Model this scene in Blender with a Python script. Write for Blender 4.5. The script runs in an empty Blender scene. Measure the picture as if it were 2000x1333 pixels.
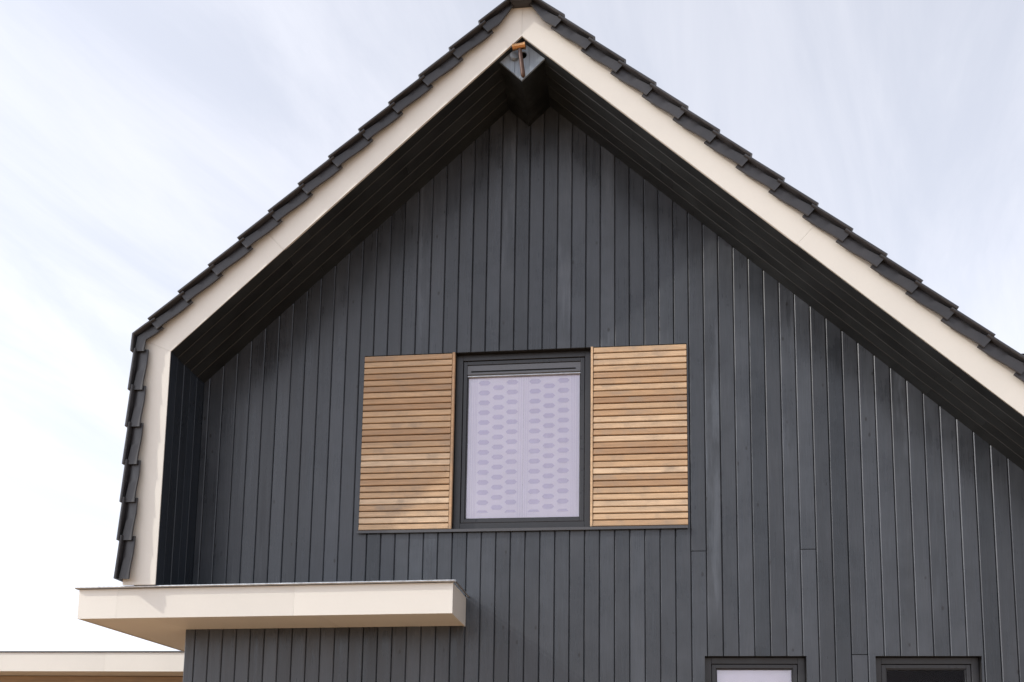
import bpy, bmesh, math, random
from mathutils import Matrix, Vector
random.seed(7)
S = bpy.context.scene
COL = S.collection

# ------------------------------------------------------------------ camera
cam_d = bpy.data.cameras.new('camera')
cam = bpy.data.objects.new('camera', cam_d); COL.objects.link(cam)
CR = (Vector((0.99107842, 0.13217098, 0.01715777)), Vector((0.00204683, -0.14381332, 0.98960272)), Vector((-0.13326428, 0.98073878, 0.14280081)))
mw = Matrix.Identity(4)
for i in range(3):
    mw[i][0] = CR[0][i]; mw[i][1] = CR[1][i]; mw[i][2] = -CR[2][i]
mw[0][3], mw[1][3], mw[2][3] = 3.772, -8.3766, -1.3439
cam.matrix_world = mw
cam_d.sensor_width = 36.0; cam_d.lens = 35.972
cam_d.shift_x = 0.01646; cam_d.shift_y = 0.29206
cam_d.clip_start = 0.1; cam_d.clip_end = 3000
S.camera = cam

# ------------------------------------------------------------------ sky, sun, exposure
TO_SUN = Vector((-2.65, -1.0, 1.93)).normalized()
SUN_EL = math.asin(TO_SUN.z)
SUN_ROT = math.atan2(TO_SUN.x, TO_SUN.y)
world = bpy.data.worlds.new('World'); S.world = world; world.use_nodes = True
wn, wl = world.node_tree.nodes, world.node_tree.links
wn.clear()

def N(nodes, typ, **kw):
    n = nodes.new(typ)
    for k, v in kw.items():
        setattr(n, k, v)
    return n

w_out = N(wn, 'ShaderNodeOutputWorld'); w_bg = N(wn, 'ShaderNodeBackground')
sky = N(wn, 'ShaderNodeTexSky', sky_type='NISHITA', sun_disc=False, sun_elevation=SUN_EL, sun_rotation=SUN_ROT,
        air_density=1.0, dust_density=2.5, ozone_density=1.2, altitude=0)
w_tc = N(wn, 'ShaderNodeTexCoord')
sep = N(wn, 'ShaderNodeSeparateXYZ'); wl.new(w_tc.outputs['Generated'], sep.inputs[0])
# thin cirrus veil: project the view direction on a high flat layer
zadd = N(wn, 'ShaderNodeMath', operation='ADD'); wl.new(sep.outputs['Z'], zadd.inputs[0]); zadd.inputs[1].default_value = 0.25
zmax = N(wn, 'ShaderNodeMath', operation='MAXIMUM'); wl.new(zadd.outputs[0], zmax.inputs[0]); zmax.inputs[1].default_value = 0.1
dx = N(wn, 'ShaderNodeMath', operation='DIVIDE'); wl.new(sep.outputs['X'], dx.inputs[0]); wl.new(zmax.outputs[0], dx.inputs[1])
dy = N(wn, 'ShaderNodeMath', operation='DIVIDE'); wl.new(sep.outputs['Y'], dy.inputs[0]); wl.new(zmax.outputs[0], dy.inputs[1])
cmb = N(wn, 'ShaderNodeCombineXYZ'); wl.new(dx.outputs[0], cmb.inputs[0]); wl.new(dy.outputs[0], cmb.inputs[1])
crot = N(wn, 'ShaderNodeMapping'); wl.new(cmb.outputs[0], crot.inputs['Vector']); crot.inputs['Rotation'].default_value = (0, 0, math.radians(14))
cmap = N(wn, 'ShaderNodeMapping'); wl.new(crot.outputs[0], cmap.inputs['Vector'])
cmap.inputs['Scale'].default_value = (3.0, 0.75, 1.0); cmap.inputs['Location'].default_value = (0.35, 0.2, 0.0)
cn = N(wn, 'ShaderNodeTexNoise'); wl.new(cmap.outputs[0], cn.inputs['Vector'])
cn.inputs['Scale'].default_value = 1.7; cn.inputs['Detail'].default_value = 9.0; cn.inputs['Roughness'].default_value = 0.62; cn.inputs['Distortion'].default_value = 0.6
cr_ = N(wn, 'ShaderNodeMapRange', interpolation_type='SMOOTHSTEP'); wl.new(cn.outputs['Fac'], cr_.inputs['Value'])
cr_.inputs['From Min'].default_value = 0.33; cr_.inputs['From Max'].default_value = 0.72
cr_.inputs['To Min'].default_value = 0.70; cr_.inputs['To Max'].default_value = 0.90
s_bw = N(wn, 'ShaderNodeRGBToBW'); wl.new(sky.outputs[0], s_bw.inputs[0])
s_gain = N(wn, 'ShaderNodeMath', operation='MULTIPLY'); wl.new(s_bw.outputs[0], s_gain.inputs[0]); s_gain.inputs[1].default_value = 1.35
s_add = N(wn, 'ShaderNodeMath', operation='ADD'); wl.new(s_gain.outputs[0], s_add.inputs[0]); s_add.inputs[1].default_value = 3.6
c_col = N(wn, 'ShaderNodeVectorMath', operation='SCALE'); c_col.inputs[0].default_value = (0.95, 0.97, 1.07); wl.new(s_add.outputs[0], c_col.inputs['Scale'])
c_mix = N(wn, 'ShaderNodeMix', data_type='RGBA'); wl.new(cr_.outputs[0], c_mix.inputs['Factor'])
wl.new(sky.outputs[0], c_mix.inputs['A']); wl.new(c_col.outputs[0], c_mix.inputs['B'])
wl.new(c_mix.outputs['Result'], w_bg.inputs['Color']); w_bg.inputs['Strength'].default_value = 0.14
wl.new(w_bg.outputs[0], w_out.inputs[0])

sun_d = bpy.data.lights.new('sun', 'SUN'); sun_d.energy = 2.4; sun_d.angle = math.radians(0.6); sun_d.color = (1.0, 0.93, 0.83)
sun = bpy.data.objects.new('sun', sun_d); COL.objects.link(sun)
sun.rotation_euler = TO_SUN.to_track_quat('Z', 'Y').to_euler(); sun.location = (-20, -12, 20)
S.view_settings.view_transform = 'Standard'; S.view_settings.look = 'None'
S.view_settings.gamma = 1.0; S.view_settings.use_curve_mapping = False
S.view_settings.exposure = 0.32

# ------------------------------------------------------------------ helpers
def link(o, parent=None):
    COL.objects.link(o)
    if parent is not None:
        o.parent = parent
    return o

def empty(name, loc=(0, 0, 0)):
    o = bpy.data.objects.new(name, None); COL.objects.link(o); o.location = loc
    o.empty_display_size = 0.2
    return o

class MB:
    def __init__(self):
        self.v = []; self.f = []
    def box(self, x0, x1, y0, y1, z0, z1):
        b = len(self.v)
        self.v += [(x0, y0, z0), (x1, y0, z0), (x1, y1, z0), (x0, y1, z0), (x0, y0, z1), (x1, y0, z1), (x1, y1, z1), (x0, y1, z1)]
        self.f += [tuple(b + i for i in q) for q in ((3, 2, 1, 0), (4, 5, 6, 7), (0, 1, 5, 4), (1, 2, 6, 5), (2, 3, 7, 6), (3, 0, 4, 7))]
        return self
    def prism(self, pts, y0, y1):
        """polygon in XZ extruded along Y"""
        b = len(self.v); n = len(pts)
        self.v += [(p[0], y0, p[1]) for p in pts] + [(p[0], y1, p[1]) for p in pts]
        self.f += [tuple(b + i for i in range(n)), tuple(b + n + i for i in reversed(range(n)))]
        for i in range(n):
            j = (i + 1) % n
            self.f.append((b + j, b + i, b + n + i, b + n + j))
        return self
    def loft(self, rings, caps=True):
        b = len(self.v); n = len(rings[0])
        for r in rings:
            self.v += [tuple(p) for p in r]
        for k in range(len(rings) - 1):
            for i in range(n):
                j = (i + 1) % n
                self.f.append((b + k * n + i, b + k * n + j, b + (k + 1) * n + j, b + (k + 1) * n + i))
        if caps:
            self.f.append(tuple(b + i for i in reversed(range(n))))
            self.f.append(tuple(b + (len(rings) - 1) * n + i for i in range(n)))
        return self
    def tube(self, path, radii, seg=16, flat=1.0):
        rings = []
        path = [Vector(p) for p in path]
        for i, p in enumerate(path):
            t = (path[min(i + 1, len(path) - 1)] - path[max(i - 1, 0)]).normalized()
            a = t.orthogonal().normalized() if abs(t.y) > 0.95 else t.cross(Vector((0, 1, 0))).normalized()
            c = t.cross(a)
            rings.append([p + (a * math.cos(2 * math.pi * k / seg) + c * flat * math.sin(2 * math.pi * k / seg)) * radii[i] for k in range(seg)])
        return self.loft(rings)
    def mesh(self, name, bevel=0.0, smooth=False, seg=2):
        me = bpy.data.meshes.new(name); me.from_pydata(self.v, [], self.f)
        bm = bmesh.new(); bm.from_mesh(me)
        bmesh.ops.recalc_face_normals(bm, faces=bm.faces)
        if bevel > 0:
            bmesh.ops.bevel(bm, geom=list(bm.edges), offset=bevel, segments=seg, affect='EDGES', profile=0.6, clamp_overlap=True)
        bm.to_mesh(me); bm.free()
        if smooth:
            for p in me.polygons:
                p.use_smooth = True
            me.set_sharp_from_angle(angle=math.radians(38))
        me.update()
        return me
    def obj(self, name, mat, parent=None, bevel=0.0, smooth=False, seg=2):
        me = self.mesh(name, bevel, smooth, seg); me.materials.append(mat)
        return link(bpy.data.objects.new(name, me), parent)

def tag(o, label=None, cat=None, group=None, kind=None):
    for k, v in (('label', label), ('category', cat), ('group', group), ('kind', kind)):
        if v:
            o[k] = v
    return o

# ------------------------------------------------------------------ materials
def base_mat(name, rough=0.5, metallic=0.0, spec=0.5, color=(0.5, 0.5, 0.5)):
    m = bpy.data.materials.new(name); m.use_nodes = True
    nt = m.node_tree; b = nt.nodes['Principled BSDF']
    b.inputs['Base Color'].default_value = (*color, 1); b.inputs['Roughness'].default_value = rough
    b.inputs['Metallic'].default_value = metallic; b.inputs['Specular IOR Level'].default_value = spec
    return m, nt.nodes, nt.links, b

def ramp(nodes, stops):
    r = nodes.new('ShaderNodeValToRGB'); e = r.color_ramp.elements
    while len(e) > 1:
        e.remove(e[-1])
    e[0].position = stops[0][0]; e[0].color = (*stops[0][1], 1)
    for p, c in stops[1:]:
        k = e.new(p); k.color = (*c, 1)
    return r

def obj_coord(nodes, links, scale, rnd=40.0):
    """object coordinates stretched by scale and offset per object"""
    tc = nodes.new('ShaderNodeTexCoord'); oi = nodes.new('ShaderNodeObjectInfo')
    mul = N(nodes, 'ShaderNodeMath', operation='MULTIPLY'); links.new(oi.outputs['Random'], mul.inputs[0]); mul.inputs[1].default_value = rnd
    add = N(nodes, 'ShaderNodeVectorMath', operation='ADD'); links.new(tc.outputs['Object'], add.inputs[0]); links.new(mul.outputs[0], add.inputs[1])
    mp = nodes.new('ShaderNodeMapping'); links.new(add.outputs[0], mp.inputs['Vector']); mp.inputs['Scale'].default_value = scale
    return mp.outputs[0], oi.outputs['Random'], add.outputs[0]

def noise(nodes, links, vec, scale, detail=4, rough=0.55, dist=0.0):
    n = nodes.new('ShaderNodeTexNoise'); links.new(vec, n.inputs['Vector'])
    n.inputs['Scale'].default_value = scale; n.inputs['Detail'].default_value = detail
    n.inputs['Roughness'].default_value = rough; n.inputs['Distortion'].default_value = dist
    return n.outputs['Fac']

def maprange(nodes, links, val, a, b, c, d, smooth=False):
    n = nodes.new('ShaderNodeMapRange'); links.new(val, n.inputs['Value'])
    if smooth:
        n.interpolation_type = 'SMOOTHSTEP'
    for k, v in zip(('From Min', 'From Max', 'To Min', 'To Max'), (a, b, c, d)):
        n.inputs[k].default_value = v
    return n.outputs[0]

def math_(nodes, links, op, a, b):
    n = N(nodes, 'ShaderNodeMath', operation=op)
    for i, x in enumerate((a, b)):
        if isinstance(x, (int, float)):
            n.inputs[i].default_value = x
        else:
            links.new(x, n.inputs[i])
    return n.outputs[0]

def mixc(nodes, links, fac, a, b, blend='MIX'):
    n = N(nodes, 'ShaderNodeMix', data_type='RGBA', blend_type=blend)
    if isinstance(fac, (int, float)):
        n.inputs['Factor'].default_value = fac
    else:
        links.new(fac, n.inputs['Factor'])
    for k, x in (('A', a), ('B', b)):
        if isinstance(x, tuple):
            n.inputs[k].default_value = (*x, 1)
        else:
            links.new(x, n.inputs[k])
    return n.outputs['Result']

def painted_timber(name, col, along, rough=0.42, wear=1.0, blotch=0.20, spec=0.42, worn_min=0.12):
    """stained boards: grain along one axis, per-board tone, worn pale streaks, small knots"""
    m, nd, lk, b = base_mat(name, rough, spec=spec)
    sc = {'z': (1, 1, 0.035), 'x': (0.035, 1, 1)}[along]
    vec, rnd, raw = obj_coord(nd, lk, sc)
    grain = noise(nd, lk, vec, 130, 5, 0.6, 0.2)
    mid = noise(nd, lk, vec, 26, 4, 0.6, 0.4)
    blot = noise(nd, lk, raw, 2.3, 4, 0.6)
    sc2 = {'z': (1, 1, 0.12), 'x': (0.12, 1, 1)}[along]
    vec2, _, _ = obj_coord(nd, lk, sc2)
    streak = noise(nd, lk, vec2, 9, 5, 0.65, 0.3)
    tone = maprange(nd, lk, rnd, 0, 1, 0.80, 1.20)
    g = maprange(nd, lk, grain, 0.3, 0.7, 0.86, 1.14)
    g2 = maprange(nd, lk, mid, 0.3, 0.7, 0.95, 1.05)
    bl = maprange(nd, lk, blot, 0.3, 0.7, 1 - blotch, 1 + blotch)
    k = math_(nd, lk, 'MULTIPLY', math_(nd, lk, 'MULTIPLY', tone, g), math_(nd, lk, 'MULTIPLY', g2, bl))
    sc_ = N(nd, 'ShaderNodeVectorMath', operation='SCALE'); sc_.inputs[0].default_value = col; lk.new(k, sc_.inputs['Scale'])
    # worn boards: a few only (random > .86)
    worn = maprange(nd, lk, math_(nd, lk, 'FRACT', math_(nd, lk, 'MULTIPLY', rnd, 7.31), 0), 0.80, 0.97, worn_min, 1.0, True)
    wst = math_(nd, lk, 'MULTIPLY', maprange(nd, lk, streak, 0.50, 0.72, 0, 0.55 * wear, True), worn)
    c1 = mixc(nd, lk, wst, sc_.outputs[0], tuple(min(0.5, c * 2.6) for c in col))
    # knots and nail marks
    vec3, _, _ = obj_coord(nd, lk, {'z': (1, 1, 0.55), 'x': (0.55, 1, 1)}[along])
    vo = nd.new('ShaderNodeTexVoronoi'); lk.new(vec3, vo.inputs['Vector']); vo.inputs['Scale'].default_value = 6.5
    kn = maprange(nd, lk, vo.outputs['Distance'], 0.04, 0.085, 0.8, 0.0, True)
    c2 = mixc(nd, lk, kn, c1, (0.012, 0.012, 0.013))
    lk.new(c2, b.inputs['Base Color'])
    lk.new(maprange(nd, lk, math_(nd, lk, 'ADD', blot, mid), 0.7, 1.3, rough - 0.10, rough + 0.16), b.inputs['Roughness'])
    bp = nd.new('ShaderNodeBump'); bp.inputs['Strength'].default_value = 0.35; bp.inputs['Distance'].default_value = 0.0016
    lk.new(math_(nd, lk, 'SUBTRACT', math_(nd, lk, 'ADD', grain, mid), kn), bp.inputs['Height']); lk.new(bp.outputs[0], b.inputs['Normal'])
    return m

def cream_mat():
    m, nd, lk, b = base_mat('cream_coated_panel', 0.42)
    vec, rnd, raw = obj_coord(nd, lk, (1, 1, 1))
    n1 = noise(nd, lk, raw, 1.3, 4, 0.6); n2 = noise(nd, lk, raw, 55, 3, 0.6)
    t = math_(nd, lk, 'MULTIPLY', maprange(nd, lk, n1, 0.3, 0.7, 0.97, 1.03), maprange(nd, lk, n2, 0.3, 0.7, 0.99, 1.01))
    t = math_(nd, lk, 'MULTIPLY', t, maprange(nd, lk, rnd, 0, 1, 0.975, 1.02))
    s = N(nd, 'ShaderNodeVectorMath', operation='SCALE'); s.inputs[0].default_value = (0.615, 0.602, 0.553); lk.new(t, s.inputs['Scale'])
    vo = nd.new('ShaderNodeTexVoronoi'); lk.new(raw, vo.inputs['Vector']); vo.inputs['Scale'].default_value = 3.2
    sp = maprange(nd, lk, vo.outputs['Distance'], 0.018, 0.034, 0.35, 0.0, True)
    lk.new(mixc(nd, lk, sp, s.outputs[0], (0.30, 0.26, 0.22)), b.inputs['Base Color'])
    lk.new(maprange(nd, lk, n1, 0.3, 0.7, 0.38, 0.5), b.inputs['Roughness'])
    return m

def tile_mat():
    m, nd, lk, b = base_mat('anthracite_clay_tile', 0.46)
    vec, rnd, raw = obj_coord(nd, lk, (1, 1, 1))
    n1 = noise(nd, lk, raw, 9, 5, 0.6); n2 = noise(nd, lk, raw, 170, 3, 0.6)
    t = math_(nd, lk, 'MULTIPLY', maprange(nd, lk, n1, 0.3, 0.7, 0.82, 1.2), maprange(nd, lk, rnd, 0, 1, 0.85, 1.18))
    t = math_(nd, lk, 'MULTIPLY', t, maprange(nd, lk, n2, 0.3, 0.7, 0.92, 1.08))
    s = N(nd, 'ShaderNodeVectorMath', operation='SCALE'); s.inputs[0].default_value = (0.026, 0.026, 0.029); lk.new(t, s.inputs['Scale'])
    lk.new(s.outputs[0], b.inputs['Base Color'])
    lk.new(maprange(nd, lk, n1, 0.3, 0.7, 0.36, 0.52), b.inputs['Roughness'])
    bp = nd.new('ShaderNodeBump'); bp.inputs['Strength'].default_value = 0.2; bp.inputs['Distance'].default_value = 0.001
    lk.new(n2, bp.inputs['Height']); lk.new(bp.outputs[0], b.inputs['Normal'])
    return m

def slat_mat(name='cedar_slat', gain=1.0):
    m, nd, lk, b = base_mat(name, 0.6, spec=0.3)
    vec, rnd, raw = obj_coord(nd, lk, (0.05, 1, 1))
    g1 = noise(nd, lk, vec, 150, 5, 0.62, 0.3); g2 = noise(nd, lk, vec, 45, 4, 0.6, 0.6)
    st = noise(nd, lk, raw, 3.6, 5, 0.65, 0.2)
    vec4, _, _ = obj_coord(nd, lk, (0.3, 1, 1))
    st2 = noise(nd, lk, vec4, 14, 5, 0.7)
    base = ramp(nd, [(0.0, (0.33, 0.205, 0.118)), (0.3, (0.42, 0.275, 0.16)), (0.7, (0.50, 0.35, 0.215)), (1.0, (0.58, 0.44, 0.30))])
    lk.new(math_(nd, lk, 'FRACT', math_(nd, lk, 'MULTIPLY', rnd, 3.7), 0), base.inputs[0])
    k = math_(nd, lk, 'MULTIPLY', maprange(nd, lk, g1, 0.3, 0.7, 0.86, 1.12), maprange(nd, lk, g2, 0.3, 0.7, 0.84, 1.14))
    k = math_(nd, lk, 'MULTIPLY', k, gain)
    s = N(nd, 'ShaderNodeVectorMath', operation='SCALE'); lk.new(base.outputs[0], s.inputs[0]); lk.new(k, s.inputs['Scale'])
    grey = math_(nd, lk, 'MULTIPLY', maprange(nd, lk, st, 0.43, 0.70, 0, 0.85, True), maprange(nd, lk, st2, 0.35, 0.65, 0.25, 1.0))
    c = mixc(nd, lk, grey, s.outputs[0], (0.27, 0.215, 0.165))
    lk.new(c, b.inputs['Base Color'])
    bp = nd.new('ShaderNodeBump'); bp.inputs['Strength'].default_value = 0.3; bp.inputs['Distance'].default_value = 0.001
    lk.new(g1, bp.inputs['Height']); lk.new(bp.outputs[0], b.inputs['Normal'])
    return m

def simple(name, col, rough, metallic=0.0, spec=0.5, var=0.06, scale=20):
    m, nd, lk, b = base_mat(name, rough, metallic, spec)
    vec, rnd, raw = obj_coord(nd, lk, (1, 1, 1))
    n1 = noise(nd, lk, raw, scale, 4, 0.6)
    s = N(nd, 'ShaderNodeVectorMath', operation='SCALE'); s.inputs[0].default_value = col
    lk.new(maprange(nd, lk, n1, 0.3, 0.7, 1 - var, 1 + var), s.inputs['Scale']); lk.new(s.outputs[0], b.inputs['Base Color'])
    lk.new(maprange(nd, lk, n1, 0.3, 0.7, max(0.02, rough - 0.05), rough + 0.05), b.inputs['Roughness'])
    return m

def glass_mat(name, refl):
    m = bpy.data.materials.new(name); m.use_nodes = True
    nd, lk = m.node_tree.nodes, m.node_tree.links; nd.clear()
    o = nd.new('ShaderNodeOutputMaterial'); t = nd.new('ShaderNodeBsdfTransparent'); g = nd.new('ShaderNodeBsdfGlossy'); mx = nd.new('ShaderNodeMixShader')
    fr = nd.new('ShaderNodeFresnel'); fr.inputs['IOR'].default_value = 1.52
    t.inputs['Color'].default_value = (0.97, 0.97, 0.98, 1); g.inputs['Roughness'].default_value = 0.01; g.inputs['Color'].default_value = (0.96, 0.925, 1.0, 1)
    f = N(nd, 'ShaderNodeMath', operation='MULTIPLY'); lk.new(fr.outputs[0], f.inputs[0]); f.inputs[1].default_value = refl
    lk.new(f.outputs[0], mx.inputs[0]); lk.new(t.outputs[0], mx.inputs[1]); lk.new(g.outputs[0], mx.inputs[2]); lk.new(mx.outputs[0], o.inputs[0])
    return m

def paving_mat():
    m, nd, lk, b = base_mat('brown_clay_paving', 0.85, spec=0.2)
    tc = nd.new('ShaderNodeTexCoord')
    br = nd.new('ShaderNodeTexBrick'); lk.new(tc.outputs['Object'], br.inputs['Vector'])
    br.inputs['Scale'].default_value = 5.0; br.inputs['Color1'].default_value = (0.40, 0.245, 0.135, 1); br.inputs['Color2'].default_value = (0.46, 0.30, 0.175, 1)
    br.inputs['Mortar'].default_value = (0.33, 0.25, 0.17, 1); br.inputs['Mortar Size'].default_value = 0.03
    n1 = noise(nd, lk, tc.outputs['Object'], 0.6, 4, 0.6)
    s = N(nd, 'ShaderNodeVectorMath', operation='SCALE'); lk.new(br.outputs['Color'], s.inputs[0]); lk.new(maprange(nd, lk, n1, 0.3, 0.7, 0.85, 1.15), s.inputs['Scale'])
    lk.new(s.outputs[0], b.inputs['Base Color'])
    return m

M_WALL = painted_timber('anthracite_stained_cladding', (0.0375, 0.0435, 0.0525), 'z', 0.30, 1.0, 0.24, 0.5)
M_WORN = painted_timber('worn_bleached_cladding', (0.044, 0.051, 0.061), 'z', 0.35, 1.1, 0.34, 0.5, 0.7)
M_DARKB = painted_timber('dark_new_cladding', (0.026, 0.031, 0.038), 'z', 0.27, 0.8, 0.3, 0.5)
M_SOF = painted_timber('shade_darkened_lining', (0.015, 0.018, 0.020), 'x', 0.40, 1.2, 0.5, 0.42, 0.35)  # same stain as the cladding, with the soffit's shade put into the colour
M_SOFZ = painted_timber('shade_darkened_upright_lining', (0.017, 0.022, 0.030), 'z', 0.32, 0.5)  # cladding stain again, darkened for the shaded reveal
M_BOX = painted_timber('weathered_blue_grey_timber', (0.185, 0.225, 0.27), 'z', 0.6)
M_CREAM = cream_mat()
M_TILE = tile_mat()
M_SLAT = slat_mat()
M_STILE = slat_mat('pale_cedar_stile', 1.12)
M_TEAK = slat_mat('brown_annex_timber', 0.62)
M_FELT = simple('black_building_felt', (0.012, 0.012, 0.013), 0.8, spec=0.2)
M_FRAME = simple('anthracite_window_lacquer', (0.020, 0.021, 0.024), 0.36, var=0.05)
M_SILL = simple('grey_sill_aluminium', (0.060, 0.062, 0.068), 0.40, var=0.05)
M_SASH = simple('anthracite_sash_lacquer', (0.022, 0.023, 0.026), 0.30, var=0.05)
M_VENT = simple('grey_vent_aluminium', (0.105, 0.112, 0.125), 0.38, var=0.04)
M_BLACK = simple('black_rubber', (0.006, 0.006, 0.006), 0.7, spec=0.2)
M_ZINC = simple('weathered_zinc_trim', (0.42, 0.44, 0.46), 0.42, metallic=0.8, var=0.2, scale=35)
M_DARKTRIM = simple('dark_grey_roof_trim', (0.06, 0.065, 0.075), 0.5)
M_COPPER = simple('polished_copper', (0.46, 0.245, 0.11), 0.27, metallic=1.0, var=0.25, scale=60)
M_COPPERD = simple('dull_brown_copper', (0.075, 0.036, 0.021), 0.42, metallic=0.2, var=0.3, scale=50)
M_GLASS = glass_mat('boosted_reflection_glass', 3.2)  # lilac-tinted reflection scaled up to brighten the curtain and blind panes
M_GLASSD = glass_mat('dimmed_reflection_glass', 0.12)  # reflection scaled down in place of dark surroundings that are not built
M_CURT = simple('pale_lilac_curtain_cloth', (0.97, 0.94, 0.995), 0.9, spec=0.1, var=0.015, scale=3)
M_CURTP = simple('lilac_curtain_print', (0.63, 0.56, 0.74), 0.9, spec=0.1, var=0.015, scale=3)
M_CURTH = simple('lilac_curtain_hem', (0.74, 0.69, 0.80), 0.9, spec=0.1, var=0.015, scale=3)
M_ROOM = simple('shade_black_room_wall', (0.012, 0.012, 0.014), 0.8)  # near-black: the unlit room's shade is put into the wall colour
M_PLAST = simple('grey_side_render', (0.22, 0.21, 0.20), 0.8)
M_PAVE = paving_mat()

# ------------------------------------------------------------------ key dimensions (metres)
W = 0.125                      # cladding cover width
D = 0.688                      # roof overhang in front of the wall
AX, AZ = -0.055, 2.222         # inner corner of the verge (knee)
SL = 0.910                     # roof slope (rise over run)
BX = 2.864; BZ = AZ + SL * (BX - AX)
XR = 8.55                      # house carries on past the picture's edge
GZ = -2.95                     # ground level
TH = math.atan(SL); CT, ST = math.cos(TH), math.sin(TH)

def zin(x):
    return min(AZ + SL * (x - AX), BZ - SL * (x - BX))

def off_line(v):
    """outline of the verge moved outwards by v: knee foot, knee, ridge, right end"""
    kx = AX - v
    kz = AZ + (v / CT) - SL * v          # where upright and slope offsets meet
    rz = BZ + v / CT
    return kx, kz, rz

# ------------------------------------------------------------------ ground
g = MB(); g.v = [(-400, -400, GZ), (400, -400, GZ), (400, 400, GZ), (-400, 400, GZ)]; g.f = [(0, 1, 2, 3)]
tag(g.obj('ground', M_PAVE), 'brown clay paving around the house', None, None, 'structure')

# ------------------------------------------------------------------ house
house = tag(empty('house', (0, 0, 0)), 'dark timber-clad gabled house with cream verge boards and cedar shutters', 'house')

# gable wall: felt and structure behind the boards
UP = (1.425, 4.230, 0.830, 2.420)
LW1 = (4.350, 5.150, -1.65, -0.258)
LW2 = (5.680, 6.480, -1.65, -0.258)
WIN = (2.240, 3.420, 0.840, 2.420)
OPEN = [UP, LW1, LW2]

def wall_layer(mb, y0, y1, openings, xa, xb, zb, top_gap):
    xs = sorted({xa, xb, BX} | {o[0] for o in openings} | {o[1] for o in openings})
    for a, b in zip(xs[:-1], xs[1:]):
        cuts = [(o[2], o[3]) for o in openings if o[0] <= a + 1e-6 and o[1] >= b - 1e-6]
        lo = zb
        segs = []
        for c in sorted(cuts):
            segs.append((lo, c[0])); lo = c[1]
        segs.append((lo, None))
        for s0, s1 in segs:
            if s1 is None:
                mb.prism([(a, s0), (b, s0), (b, zin(b) + top_gap), (a, zin(a) + top_gap)], y0, y1)
            else:
                mb.prism([(a, s0), (b, s0), (b, s1), (a, s1)], y0, y1)

gw = MB()
wall_layer(gw, 0.0215, 0.045, OPEN, -0.050, XR - 0.02, 0.23, 0.02) if False else None
wall_layer(gw, 0.0215, 0.0445, [UP, (LW1[0], LW1[1], -1.65, LW1[3]), (LW2[0], LW2[1], -1.65, LW2[3])], -0.05, XR - 0.03, GZ, 0.015)
wall_layer(gw, 0.0450, 0.22, [WIN, LW1, LW2], -0.06, XR - 0.03, GZ, 0.015)
gable = gw.obj('gable_wall', M_FELT, house)

CH = 0.0065
def board_strip(mb, a, b, z0, z1f, ca, cb, tilt=(0.0, 0.0, 0.0)):
    """one upright strip of a board, chamfered where ca/cb"""
    sec = []
    if ca:
        sec += [(a, 0.019), (a, CH), (a + CH, 0.0)]
    else:
        sec += [(a, 0.019), (a, 0.0)]
    if a < BX < b:
        sec += [(BX, 0.0)]
    if cb:
        sec += [(b - CH, 0.0), (b, CH), (b, 0.019)]
    else:
        sec += [(b, 0.0), (b, 0.019)]
    xm, ta, tb_ = tilt
    zt = max(z1f(x) for x, _ in sec); n = max(1, int((zt - z0) / 0.55))
    rings = []
    for i in range(n + 1):
        t = i / n
        z_ = lambda x: z0 + (z1f(x) - z0) * t
        rings.append([(x, y + (x - xm) * (ta + tb_ * math.sin(3.1 * z_(x) + 40 * ta)) if y < 0.018 else y, z_(x)) for x, y in sec])
    mb.loft(rings)

SPLIT = {34: 0.613, 41: 0.616, 44: -0.247}
k0, k1 = -1, int(XR / W)
for k in range(k0, k1):
    a = k * W + 0.0016; b = (k + 1) * W - 0.0016
    if k == -1:
        a = -0.090
    xs = sorted({a, b} | {e for o in OPEN for e in o[:2] if a + 0.004 < e < b - 0.004})
    strips = []
    for s, e in zip(xs[:-1], xs[1:]):
        mid = 0.5 * (s + e)
        lo = GZ + 0.05; iv = []
        for o in sorted((o for o in OPEN if o[0] < mid < o[1]), key=lambda o: o[2]):
            iv.append((lo, o[2])); lo = o[3]
        iv.append((lo, None))
        strips.append((s, e, iv))
    whole = any(len(iv) == 1 for _, _, iv in strips)
    dy = random.uniform(-0.0012, 0.0012); tilt = (0.5 * (a + b), random.gauss(0, 0.010), random.gauss(0, 0.006))
    if k == -1:
        topf = lambda x: 0.10          # lower corner board, ends above the canopy soffit
    else:
        topf = lambda x: zin(x) + 0.004
    def emit(parts):
        mb = MB()
        for s, e, z0, z1 in parts:
            f = (lambda x, z=z1: z) if z1 is not None else topf
            board_strip(mb, s, e, z0, f, abs(s - a) < 1e-6, abs(e - b) < 1e-6, tilt)
        top_piece = parts[0][3] is None
        mt = M_WORN if (k in (21, 25, 28, 35, 47) and top_piece) else (M_DARKB if k in (12, 18, 38, 43, 52) and (not top_piece or k > 33) else M_WALL)
        o = mb.obj('board', mt, gable); o.location.y = dy
    if whole and k in SPLIT:
        zs = SPLIT[k]; low_p, up_p = [], []
        for s, e, iv in strips:
            for z0, z1 in iv:
                if z0 < zs:
                    low_p.append((s, e, z0, zs - 0.003 if (z1 is None or z1 > zs) else z1))
                if z1 is None or z1 > zs:
                    up_p.append((s, e, max(z0, zs + 0.003), z1))
        emit(low_p); emit(up_p)
    elif whole:
        emit([(s, e, z0, z1) for s, e, iv in strips for z0, z1 in iv])
    else:
        n = max(len(iv) for _, _, iv in strips)
        for i in range(n):
            emit([(s, e, *iv[i]) for s, e, iv in strips])

mb = MB(); board_strip(mb, AX + 0.002, -0.0016, 0.245, lambda x: zin(x) + 0.004, False, True); mb.obj('board', M_WALL, gable)

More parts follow.
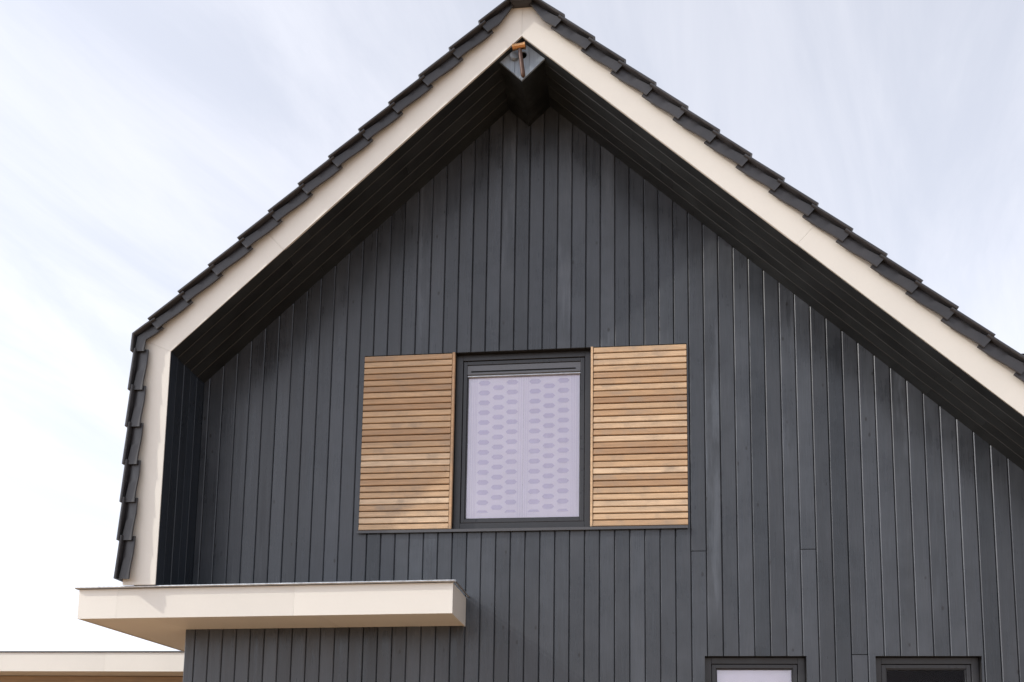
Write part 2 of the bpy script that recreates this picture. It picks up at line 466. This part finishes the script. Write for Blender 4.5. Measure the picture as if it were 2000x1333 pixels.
# closing walls behind (never seen from the street)
body = MB()
body.box(-0.088, -0.062, 0.024, 9.0, GZ, 0.10)
body.box(XR - 0.025, XR, 0.0, 9.0, GZ, zin(XR) + 0.02)
body.box(-0.06, XR - 0.03, 8.8, 9.0, GZ, 5.0)
body.box(-0.06, XR - 0.03, 0.9, 0.92, GZ, 2.6)
body.obj('inner_wall', M_ROOM, house)

# roof body
kx, kz, rz = off_line(0.265)
ix, iz, irz = off_line(0.024)
roof_pts = [(kx, 0.262), (kx, kz), (BX, rz), (XR, rz - SL * (XR - BX)), (XR, irz - SL * (XR - BX)), (BX, irz), (ix, iz), (ix, 0.262)]
roof = MB()
for i in range(3):
    o_, p_ = roof_pts[i], roof_pts[i + 1]; q_, r_ = roof_pts[7 - i], roof_pts[6 - i]
    roof.prism([o_, p_, r_, q_], -D + 0.024, 9.0)
roof = roof.obj('roof', M_FELT, house)

# soffit lining: boards along the slope, seams across the depth
sof = empty('soffit'); sof.parent = house
PIT = 0.1335
ys = [-D + 0.004]
y = -D + 0.137
while y < -0.02:
    ys.append(y); y += PIT
ys.append(0.016)
L_left = (BX - AX) / CT
L_right = (XR - BX) / CT
def lining(name, length, y0, y1, mat, mtx, start, end, s0, s1):
    """board in local coords: X along, Y depth, Z outwards (lower face at z=0); mitred ends via s0/s1"""
    mb = MB(); c = 0.005
    sec = [(y0 + 0.0014, 0.018), (y0 + 0.0014, c), (y0 + c, 0.0), (y1 - c, 0.0), (y1 - 0.0014, c), (y1 - 0.0014, 0.018)]
    mb.loft([[(start + s0 * z, yy, z) for yy, z in sec], [(end + s1 * z, yy, z) for yy, z in sec]])
    o = mb.obj(name, mat, sof); o.matrix_local = mtx
    return o
mt_left = Matrix(((CT, 0, -ST, AX), (0, 1, 0, 0), (ST, 0, CT, AZ), (0, 0, 0, 1)))
mt_right = Matrix(((-CT, 0, ST, BX), (0, -1, 0, 0), (ST, 0, CT, BZ), (0, 0, 0, 1)))   # X runs up to the ridge from the right
mt_right = Matrix(((CT, 0, ST, BX), (0, 1, 0, 0), (-ST, 0, CT, BZ), (0, 0, 0, 1)))
mt_knee = Matrix.Identity(4)
for i, (ya, yb) in enumerate(zip(ys[:-1], ys[1:])):
    jl = random.uniform(0.9, 3.0)
    for nm, mt, LL, sgn0, sgn1 in (('l', mt_left, L_left, -0.35, 0.90), ('r', mt_right, L_right, -0.90, 0.0)):
        js = [0.0]
        p = random.uniform(1.0, 2.6)
        while p < LL - 0.8:
            js.append(p); p += random.uniform(2.2, 3.4)
        js.append(LL)
        for j, (s, e) in enumerate(zip(js[:-1], js[1:])):
            o = lining('soffit_board', LL, ya, yb, M_SOF, mt, s + (0.001 if j else 0), e - (0.001 if j < len(js) - 2 else 0),
                       sgn0 if j == 0 else 0, sgn1 if j == len(js) - 2 else 0)
    # upright knee lining: face at x = AX looking +X
    mb = MB(); c = 0.005
    sec = [(ya + 0.0014, 0.018), (ya + 0.0014, c), (ya + c, 0.0), (yb - c, 0.0), (yb - 0.0014, c), (yb - 0.0014, 0.018)]
    wob = random.uniform(-0.002, 0.002)
    mb.loft([[(AX - z + wob, yy, 0.235) for yy, z in sec], [(AX - z + wob, yy, AZ - 0.003 + 0.35 * z) for yy, z in sec]])
    mb.obj('lining_board', M_SOFZ, sof)

# fascia (verge) panels
FW = 0.282
fx, fz, frz = off_line(FW)
fas = empty('fascia'); fas.parent = house
Y0, Y1 = -D, -D + 0.020
gap = 0.0006
def at_left(t, v):      # point on the left slope, t along from knee, v outwards
    return (AX + CT * t - ST * v, AZ + ST * t + CT * v)
def at_right(t, v):
    return (BX + CT * t + ST * v, BZ - ST * t + CT * v)
tj = 1.27               # joint along the left slope
tr_ = 2.955
tr2 = 6.0
LRr = L_right
panels = [
    [(AX, 0.235), (AX, AZ - gap), (fx, fz - gap), (fx, 0.235)],
    [(AX, AZ + gap), at_left(tj - gap, 0), at_left(tj - gap, FW), (fx, fz + gap)],
    [at_left(tj + gap, 0), (BX - gap, BZ - gap), (BX - gap, frz - gap), at_left(tj + gap, FW)],
    [(BX + gap, BZ - gap), at_right(tr_ - gap, 0), at_right(tr_ - gap, FW), (BX + gap, frz - gap)],
    [at_right(tr_ + gap, 0), at_right(tr2 - gap, 0), at_right(tr2 - gap, FW), at_right(tr_ + gap, FW)],
    [at_right(tr2 + gap, 0), at_right(LRr, 0), at_right(LRr, FW), at_right(tr2 + gap, FW)],
]
for p in panels:
    MB().prism(p, Y0, Y1).obj('fascia_panel', M_CREAM, fas, bevel=0.0006, seg=1)

# verge tiles -------------------------------------------------------------
VT = 0.317               # top of a tile's low end above the inner verge line
def tile_rings(us, mir=1, pitch=0.335, top=False):
    rings = []
    for u in us:
        s = u / pitch
        t = VT - 0.022 * u / 0.40
        if u > 0.0:
            t -= 0.0
        low = 0.195 - 0.016 * min(s, 1.15) + 0.0032 * math.sin(2 * math.pi * s) * (1 if s < 1 else 0)
        sk = -0.064 + 0.022 * min(s, 1.0)
        ro = -0.094 + 0.012 * s
        if top:                      # cut tile at the ridge: its lower edge sweeps up
            low = 0.195 - 0.010 * min(s, 0.35) / 0.35 + 0.055 * max(0.0, s - 0.35) / 0.65
        q = 0.034 + 0.030 * min(s, 1.1)
        prof = [(0.10, t), (ro + 0.020, t), (ro + 0.007, t - 0.003), (ro, t - 0.010), (ro + 0.001, t - 0.020), (ro + 0.008, t - 0.026),
                (-0.036, t - 0.028), (-0.038, t - 0.031), (sk, t - q), (sk + 0.001, low + 0.004), (sk + 0.005, low), (sk + 0.016, low + 0.001), (sk + 0.018, t - q - 0.005), (0.02, t - 0.034), (0.10, t - 0.026)]
        rings.append([(mir * u, -D + yy, v) for yy, v in prof])
    return rings

def tile_mesh(name, mir, top=False):
    mb = MB()
    us = [0.0, 0.004, 0.03, 0.07, 0.11, 0.15, 0.19, 0.23, 0.27, 0.31, 0.345, 0.375]
    mb.loft(tile_rings(us, mir, top=top))
    me = mb.mesh(name, smooth=True); me.materials.append(M_TILE)
    return me
me_l = tile_mesh('roof_tile', 1); me_r = tile_mesh('roof_tile_mirrored', -1)
me_lt = tile_mesh('roof_tile_ridge', 1, True); me_rt = tile_mesh('roof_tile_ridge_mirrored', -1, True)

def put_tile(me, mtx):
    o = bpy.data.objects.new('roof_tile', me); link(o, roof)
    j = Matrix.Translation((random.uniform(-0.003, 0.003), random.uniform(-0.003, 0.003), random.uniform(-0.002, 0.002))) @ Matrix.Rotation(random.uniform(-0.006, 0.006), 4, 'Y')
    o.matrix_local = mtx @ j
    return o

# left slope: low ends measured along the slope from the knee corner
U0L = ( (1.257 - AX) * CT + (3.845 - AZ) * ST )
PL = 0.3375
for i in range(-7, 20):
    u = U0L + i * PL
    if u < -0.02:
        continue
    if u > L_left - 0.12:
        break
    put_tile(me_lt if u + PL > L_left - 0.12 else me_l, mt_left @ Matrix.Translation((u, 0, 0)))
u_first = min(U0L + i * PL for i in range(-8, 2) if U0L + i * PL > -0.02)
# right slope: low ends run away from the ridge
U0R = ((3.233 - BX) * CT - (4.974 - BZ) * ST)
PR = 0.3342
for i in range(0, 30):
    u = U0R + i * PR
    if u > L_right - 0.05:
        break
    put_tile(me_rt if i == 0 else me_r, mt_right @ Matrix.Translation((u, 0, 0)))
# upright knee: low ends hang from z = 2.207 downwards; X' = up, Z' = -X
mt_up = Matrix(((0, 0, -1, AX), (0, 1, 0, 0), (1, 0, 0, 0), (0, 0, 0, 1)))
for zt in (1.873, 1.550, 1.227, 0.911, 0.595, 0.273):
    o = put_tile(me_l, mt_up @ Matrix.Translation((zt, 0, 0)) @ Matrix.Diagonal((0.955, 1, 1, 1)))

# knee tile: bends from the slope into the upright
def knee_tile():
    rings = []
    # upright leg: from its low end (z 2.207) to the bend, then along the slope
    def prof(s, t, low):
        sk = -0.064 + 0.022 * s; ro = -0.094 + 0.012 * s; q = 0.034 + 0.03 * s
        return [(0.10, t), (ro + 0.020, t), (ro + 0.007, t - 0.003), (ro, t - 0.010), (ro + 0.001, t - 0.020), (ro + 0.008, t - 0.026),
                (-0.036, t - 0.028), (-0.038, t - 0.031), (sk, t - q), (sk + 0.001, low + 0.004), (sk + 0.005, low), (sk + 0.016, low + 0.001), (sk + 0.018, t - q - 0.005), (0.02, t - 0.034), (0.10, t - 0.026)]
    def up(z, v):
        return (AX - v, z)
    mit = lambda v: (AX - v, AZ + v / CT - SL * v)
    low = 0.203; t = VT
    P0 = prof(0.0, t, low)
    rings.append([(AX - v, -D + yy, 2.207) for yy, v in P0])
    rings.append([(AX - v, -D + yy, 2.230) for yy, v in P0])
    P1 = prof(0.3, t - 0.004, 0.196)
    rings.append([(mit(v)[0], -D + yy, mit(v)[1]) for yy, v in P1])
    P2 = prof(0.7, t - 0.014, 0.184)
    u2 = u_first - 0.04
    rings.append([(at_left(u2, v)[0], -D + yy, at_left(u2, v)[1]) for yy, v in P2])
    P3 = prof(1.0, t - 0.026, 0.177)
    u3 = u_first + 0.05
    rings.append([(at_left(u3, v)[0], -D + yy, at_left(u3, v)[1]) for yy, v in P3])
    mb = MB(); mb.loft(rings)
    return mb.obj('knee_tile', M_TILE, roof, smooth=True)
knee_tile()
# ridge tile with a closed end
RT = BZ + 0.258
rg = MB()
pr = [(-0.100, 0.030), (-0.084, 0.0), (0.084, 0.0), (0.100, 0.030), (0.085, 0.145), (0.050, 0.195), (0.0, 0.212), (-0.050, 0.195), (-0.085, 0.145)]
pr = [(x * 1.05, z) for x, z in pr]
for yy0, yy1, s in ((-D - 0.125, -D - 0.075, 1.0), (-D - 0.0745, -D + 0.30, 0.94)):
    rg.prism([(BX + x * s, RT + z * s + 0.004 * (1 - s)) for x, z in pr], yy0, yy1)
rg.obj('ridge_tile', M_TILE, roof, bevel=0.004)

# ------------------------------------------------------------------ shutters
def shutter(x0, x1, stile_x, stile_w, label):
    """slatted cedar panel, stile on the window side"""
    base = MB().box(x0, x1, 0.030, 0.0425, UP[2] + 0.003, UP[3] - 0.003).obj('shutter', M_FELT, house)  # dark back panel added to stop light behind the slats
    base['label'] = label
    MB().box(stile_x, stile_x + stile_w, -0.012, 0.0425 + 0.02, UP[2] + 0.004, UP[3] - 0.001).obj('stile', M_STILE, base, bevel=0.002, seg=1)
    n = 28; p = (UP[3] - UP[2] - 0.006) / n
    a, b = (x0, stile_x - 0.002) if stile_x > x0 + 0.1 else (stile_x + stile_w + 0.002, x1)
    a += 0.002; b -= 0.002
    L = b - a
    # rhombus slat leaning outwards at its foot
    prof = [(0.008, 0.0), (-0.008, 0.003), (-0.010, 0.006), (-0.0062, p - 0.0088), (-0.003, p - 0.0068), (0.022, p - 0.002), (0.026, p - 0.005), (0.026, 0.004)]
    mb = MB(); mb.loft([[(0, y, z) for y, z in prof], [(L, y, z) for y, z in prof]])
    me = mb.mesh('slat'); me.materials.append(M_SLAT)
    for i in range(n):
        o = bpy.data.objects.new('slat', me); link(o, base)
        o.location = (a, random.uniform(-0.0015, 0.0015), UP[2] + 0.004 + i * p)
        o.rotation_euler = (random.uniform(-0.015, 0.015), random.uniform(-0.0012, 0.0012), 0)
    return base
shutter(UP[0] + 0.001, 2.240, 2.2165, 0.022, 'slatted cedar shutter nearer the canopy, browner of the two')
shutter(3.420, UP[1] - 0.001, 3.4215, 0.019, 'slatted cedar shutter farther from the canopy, paler of the two')

# sill under window and shutters
sl = MB(); sl.loft([[(x, y_, z_) for y_, z_ in ((0.03, 0.8305), (-0.024, 0.8275), (-0.028, 0.8255), (-0.028, 0.803), (-0.025, 0.802), (-0.023, 0.822), (0.03, 0.824))] for x in (1.418, 4.226)])
sl.obj('window_sill', M_SILL, house)

# ------------------------------------------------------------------ windows
def ring(mb, x0, x1, z0, z1, wl_, wr, wb, wt, y0, y1):
    mb.box(x0, x0 + wl_, y0, y1, z0, z1); mb.box(x1 - wr, x1, y0, y1, z0, z1)
    mb.box(x0 + wl_, x1 - wr, y0, y1, z0, z0 + wb); mb.box(x0 + wl_, x1 - wr, y0, y1, z1 - wt, z1)
    return mb
def window(x0, x1, z0, z1, m, y, vent=None, label=None, glass=None):
    fr = ring(MB(), x0, x1, z0, z1, *m, y, y + 0.075).obj('window', M_FRAME, house, bevel=0.0018, seg=1)
    if label:
        fr['label'] = label
    a, b, c, d = x0 + m[0] + 0.004, x1 - m[1] - 0.004, z0 + m[2] + 0.004, z1 - m[3] - 0.004
    sw = 0.033
    sash = ring(MB(), a, b, c, d, sw, sw, sw, sw, y + 0.010, y + 0.07).obj('sash', M_SASH, fr, bevel=0.0035)
    # stepped glazing bead
    ring(MB(), a + sw + 0.001, b - sw - 0.001, c + sw + 0.001, d - sw - 0.001, 0.008, 0.008, 0.008, 0.008, y + 0.021, y + 0.06).obj('glazing_bead', M_FRAME, fr, bevel=0.002, seg=1)
    gx0, gx1, gz0, gz1 = a + sw + 0.009, b - sw - 0.009, c + sw + 0.009, d - sw - 0.009
    if vent:
        v0, v1 = vent
        hd = MB().box(a + sw + 0.0005, b - sw - 0.0005, y + 0.0135, y + 0.058, v0, v1)
        hd = hd.obj('vent_strip', M_VENT, fr, bevel=0.003)
        MB().box(gx0 + 0.025, gx1 - 0.035, y + 0.0118, y + 0.03, v0 + 0.026, v0 + 0.038).obj('vent_slot', M_BLACK, fr)
        MB().box(gx0 - 0.008, gx1 + 0.008, y + 0.0085, y + 0.03, v0 + 0.004, v0 + 0.020).obj('vent_flap', M_VENT, fr, bevel=0.003)
        MB().box(gx0 - 0.008, gx1 + 0.008, y + 0.018, y + 0.055, v0 - 0.014, v0 - 0.002).obj('vent_rail', M_ZINC, fr, bevel=0.002, seg=1)
        gz1 = v0 - 0.010
    MB().box(gx0, gx1, y + 0.036, y + 0.042, gz0, gz1).obj('pane', glass or M_GLASS, fr)
    return gx0, gx1, gz0, gz1
gu = window(WIN[0] + 0.002, WIN[1] - 0.002, 0.838, 2.418, (0.058, 0.050, 0.062, 0.052), 0.062, (2.236, 2.325), 'window between the two cedar shutters')
g1_ = window(LW1[0] + 0.003, LW1[1] - 0.003, LW1[2], LW1[3] - 0.003, (0.055, 0.055, 0.06, 0.052), 0.072, None, 'lower window with a pale blind')
g2_ = window(LW2[0] + 0.003, LW2[1] - 0.003, LW2[2], LW2[3] - 0.003, (0.055, 0.055, 0.06, 0.052), 0.072, None, 'lower window onto a dark room', M_GLASSD)

# ------------------------------------------------------------------ canopy
FALL = 0.0096
cz = lambda x: FALL * (x - 2.38)
can = empty('canopy', (0, 0, 0)); can.parent = house
XL, XRc, CY = -0.732, 2.381, -0.644
ZB, ZT = -0.006, 0.238
CB = 1.6                                   # runs back along the side of the house
def bar_x(mb, x0, x1, y0, y1, z0, z1):
    mb.loft([[(x, y0, z0 + cz(x)), (x, y1, z0 + cz(x)), (x, y1, z1 + cz(x)), (x, y0, z1 + cz(x))] for x in (x0, x1)])
    return mb
joints = [XL, -0.398, 1.10, XRc]
for i, (a, b) in enumerate(zip(joints[:-1], joints[1:])):
    g_ = 0.0003
    bar_x(MB(), a + (g_ if i else 0), b - (g_ if i < 2 else 0), CY, CY + 0.016, ZB, ZT).obj('fascia_panel', M_CREAM, can, bevel=0.0004, seg=1)
# end panel and side panel
MB().box(XRc - 0.016, XRc - 0.0005, CY + 0.0165, -0.002, ZB - 0.003, ZT).obj('end_panel', M_CREAM, can, bevel=0.001, seg=1)
MB().box(XL + 0.0005, XL + 0.016, CY + 0.0165, CB, ZB + cz(XL), ZT + cz(XL)).obj('side_panel', M_CREAM, can, bevel=0.001, seg=1)
# soffit panels
for a, b in ((XL + 0.017, -0.094), (-0.092, 1.30), (1.302, XRc - 0.017)):
    y1 = CB if b < 0 else -0.002
    bar_x(MB(), a, b, CY + 0.017, y1, ZB + 0.004, ZB + 0.016).obj('soffit_panel', M_CREAM, can)
# deck and zinc edge trim
bar_x(MB(), XL + 0.02, -0.095, CY + 0.02, CB, ZT - 0.03, ZT + 0.004).obj('deck', M_DARKTRIM, can)
bar_x(MB(), -0.094, XRc - 0.02, CY + 0.02, -0.003, ZT - 0.03, ZT + 0.004).obj('deck', M_DARKTRIM, can)
tb = MB()
def bead(x, y, z):
    return (x, y, z + cz(x))
r_ = 0.0095
tb.tube([bead(XL - 0.022, CY - 0.024, ZT + 0.010), bead(XRc + 0.018, CY - 0.024, ZT + 0.010)], [r_, r_], 10)
tb.obj('zinc_trim', M_ZINC, can, smooth=True)
tb = MB(); tb.tube([bead(XRc + 0.018, CY - 0.018, ZT + 0.010), bead(XRc + 0.018, -0.002, ZT + 0.010)], [r_, r_], 10)
tb.obj('zinc_trim', M_ZINC, can, smooth=True)
tb = MB(); tb.tube([bead(XL - 0.022, CY - 0.018, ZT + 0.010), bead(XL - 0.022, CB, ZT + 0.010)], [r_, r_], 10)
tb.obj('zinc_trim', M_ZINC, can, smooth=True)
bar_x(MB(), XL - 0.022, XRc + 0.018, CY - 0.024, CY + 0.045, ZT + 0.005, ZT + 0.014).obj('zinc_flashing', M_ZINC, can)

# ------------------------------------------------------------------ boxed ridge beam under the gable peak
BY = -0.60
bc = (2.862, 4.70)
rb = MB()
hw = 0.186
bot = 4.528
for a, b in (((bc[0] - hw, zin(bc[0] - hw)), (bc[0], bot)), ((bc[0], bot), (bc[0] + hw, zin(bc[0] + hw)))):
    d_ = Vector((b[0] - a[0], b[1] - a[1])).normalized(); n_ = Vector((-d_.y, d_.x)) * 0.018
    rb.prism([a, b, (b[0] + n_.x, b[1] + n_.y), (a[0] + n_.x, a[1] + n_.y)], BY, -0.001)
beam = rb.obj('ridge_beam_box', M_SOF, house)
# front: three upright boards with a round hole through the middle one
hc, hr = (2.868, 4.752), 0.033
def lowz(x):
    return bot - 0.006 + abs(x - bc[0]) / hw * (zin(bc[0] - hw) - bot)
for a, b in ((bc[0] - hw - 0.004, 2.7985), (2.8005, 2.9205), (2.9225, bc[0] + hw + 0.004)):
    pts_lo = [a, bc[0], b] if a < bc[0] < b else [a, b]
    pts_hi = [b, BX, a] if a < BX < b else [b, a]
    poly = [(x, lowz(x)) for x in pts_lo] + [(x, zin(x) - 0.003) for x in pts_hi]
    if a < hc[0] < b:
        # board with a hole: stitch polygon outline to the hole outline
        n = 32
        hole = [(hc[0] + hr * math.cos(2 * math.pi * i / n), hc[1] + hr * math.sin(2 * math.pi * i / n)) for i in range(n)]
        bm = bmesh.new()
        rings_ = []
        for yy in (BY - 0.02, BY - 0.001):
            o1 = [bm.verts.new((x, yy, z)) for x, z in poly]; h1 = [bm.verts.new((x, yy, z)) for x, z in hole]
            eds = [bm.edges.new((o1[i], o1[(i + 1) % len(o1)])) for i in range(len(o1))] + [bm.edges.new((h1[i], h1[(i + 1) % n])) for i in range(n)]
            bmesh.ops.triangle_fill(bm, use_beauty=True, use_dissolve=False, edges=eds)
            rings_.append((o1, h1))
        for k_ in (0, 1):
            A, B_ = rings_[0][k_], rings_[1][k_]
            for i in range(len(A)):
                j = (i + 1) % len(A)
                bm.faces.new((A[i], A[j], B_[j], B_[i]))
        bmesh.ops.recalc_face_normals(bm, faces=bm.faces)
        me = bpy.data.meshes.new('board'); bm.to_mesh(me); bm.free(); me.materials.append(M_BOX)
        link(bpy.data.objects.new('board', me), beam)
    else:
        MB().prism(poly, BY - 0.02 - random.uniform(0, 0.002), BY - 0.001).obj('board', M_BOX, beam, bevel=0.0015, seg=1)
# swivelled round cover of the hole
cv = MB()
ax = Vector((0.45, -0.85, 0.18)).normalized(); p0 = Vector((2.788, BY - 0.022, 4.735))
cv.tube([p0, p0 + ax * 0.004, p0 + ax * 0.026, p0 + ax * 0.03], [0.033, 0.036, 0.036, 0.033], 28)
cv.obj('hole_cover', M_BOX, beam, smooth=True)

# copper hammer fixed in front of the box
ham = tag(empty('hammer', (2.84, -D - 0.01, 4.56)), 'small copper hammer fixed to the grey boarded box under the gable peak', 'hammer')
hy = -D - 0.005
def loc(p):
    return (p[0] - 2.84, p[1] - (-D - 0.01), p[2] - 4.56)
hx = MB()
c0, c1 = Vector((2.788, hy, 4.7735)), Vector((2.897, hy - 0.008, 4.7775))
ts = [0, 0.03, 0.12, 0.2, 0.35, 0.5, 0.65, 0.8, 0.9, 0.97, 1.0]
rs = [0.026, 0.029, 0.0285, 0.0262, 0.0252, 0.025, 0.0252, 0.0262, 0.0285, 0.0295, 0.027]
hx.tube([loc(c0.lerp(c1, t)) for t in ts], rs, 24)
hx.obj('hammer_head', M_COPPER, ham, smooth=True)
hh = MB()
q0, q1 = Vector((2.848, hy, 4.765)), Vector((2.877, BY - 0.045, 4.53))
ts = [0, 0.3, 0.6, 0.85, 0.96, 1.0]; rs = [0.0155, 0.0165, 0.0175, 0.019, 0.018, 0.011]
hh.tube([loc(q0.lerp(q1, t)) for t in ts], rs, 18)
hh.obj('hammer_handle', M_COPPERD, ham, smooth=True)
hp = MB(); hp.tube([loc((2.852, hy, 4.73)), loc((2.854, BY - 0.015, 4.73))], [0.006, 0.006], 10)
hp.obj('mounting_pin', M_COPPERD, ham, smooth=True)

# ------------------------------------------------------------------ curtains behind the glass
def hexagon(cx, cz_, w_, h_, cut=None):
    p = [(-w_ / 2, 0), (-w_ / 2 + h_ * 0.5, h_ / 2), (w_ / 2 - h_ * 0.5, h_ / 2), (w_ / 2, 0), (w_ / 2 - h_ * 0.5, -h_ / 2), (-w_ / 2 + h_ * 0.5, -h_ / 2)]
    if cut:
        p = [(-w_ / 2, 0), (-w_ / 2 + h_ * 0.5, h_ / 2), (w_ / 2 - h_ * 0.5, h_ / 2), (w_ / 2, 0)]
    return [(cx + x, cz_ + z) for x, z in p]
YC = 0.118
def curtain(x0, x1, cols, hems, label):
    r = tag(empty('curtain', (0.5 * (x0 + x1), YC, gu[2])), label, 'curtain', 'printed curtain panels in the upper window')
    ox, oz = r.location.x, r.location.z
    cl = MB(); n = 24
    front = [(x0 + (x1 - x0) * i / n - ox, 0.0015 * math.sin(i * 0.9), 0) for i in range(n + 1)]
    ringz = []
    for z in (gu[2] - 0.03 - oz, gu[3] + 0.06 - oz):
        ringz.append([(p[0], p[1], z) for p in front] + [(p[0], p[1] + 0.002, z) for p in reversed(front)])
    cl.loft(ringz); cl.obj('cloth', M_CURT, r)
    pt = MB()
    for j, cx in enumerate(cols):
        z = 2.177 if j != 1 else 2.132
        for i in range(14 if j != 1 else 13):
            pt.prism([(a - ox, b - oz) for a, b in hexagon(cx, z - i * 0.0903, 0.106, 0.041, cut=(i == 13))], -0.0045, -0.0035)
    p = pt.obj('printed_pattern', M_CURTP, r)
    hm = MB()
    for h in hems:
        hm.box(h - 0.0016 - ox, h + 0.0016 - ox, -0.0040, -0.0033, gu[2] - 0.03 - oz, gu[3] + 0.05 - oz)
    hm.obj('hem_stitching', M_CURTH, r)
curtain(gu[0] - 0.03, 2.832, (2.485, 2.610, 2.731), (2.372, 2.392, 2.408, 2.42, 2.79, 2.812), 'lilac printed curtain panel behind the window, beside the browner shutter')
curtain(2.834, gu[1] + 0.03, (2.932, 3.055, 3.180), (2.852, 2.872, 3.250, 3.262, 3.276, 3.296), 'lilac printed curtain panel behind the window, beside the paler shutter')
bl = MB().box(g1_[0] - 0.02, g1_[1] + 0.02, 0.150, 0.153, g1_[2] - 0.02, g1_[3] + 0.05).obj('roller_blind', M_CURT)
tag(bl, 'plain lilac blind filling the lower window nearer the canopy', 'blind')

# ------------------------------------------------------------------ low annex behind the house's corner
ann = tag(empty('annex', (-2.6, 2.0, GZ)), 'low flat-roofed annex with cream fascia and brown timber wall', 'annex')
def apart(mb, name, mat, **kw):
    mb.v = [(x + 2.6, y - 2.0, z - GZ) for x, y, z in mb.v]
    return mb.obj(name, mat, ann, **kw)
AXL, AXR = -6.0, -0.30
for a, b in ((AXL, -4.4), (-4.3995, -1.912), (-1.9115, AXR)):
    apart(MB().box(a, b, 2.0, 2.018, -0.167, 0.040), 'fascia_panel', M_CREAM, bevel=0.0004, seg=1)
apart(MB().box(AXL, AXR, 2.0185, 2.62, -0.160, -0.148), 'soffit_panel', M_CREAM)
apart(MB().box(AXL, AXR, 1.985, 2.09, 0.041, 0.055), 'roof_trim', M_DARKTRIM, bevel=0.002, seg=1)
apart(MB().box(AXL, AXR, 2.03, 5.0, -0.02, 0.035), 'roof_deck', M_DARKTRIM)
n = 22; bh = (-0.163 - GZ) / n
for i in range(n):
    z0 = GZ + i * bh
    apart(MB().box(AXL + 0.1, AXR - 0.05, 2.50 + random.uniform(0, 0.003), 2.52, z0 + 0.002, z0 + bh - 0.003), 'wall_board', M_TEAK, bevel=0.002, seg=1)
apart(MB().box(AXL + 0.1, AXR - 0.05, 2.521, 4.8, GZ, -0.163), 'wall_core', M_FELT)
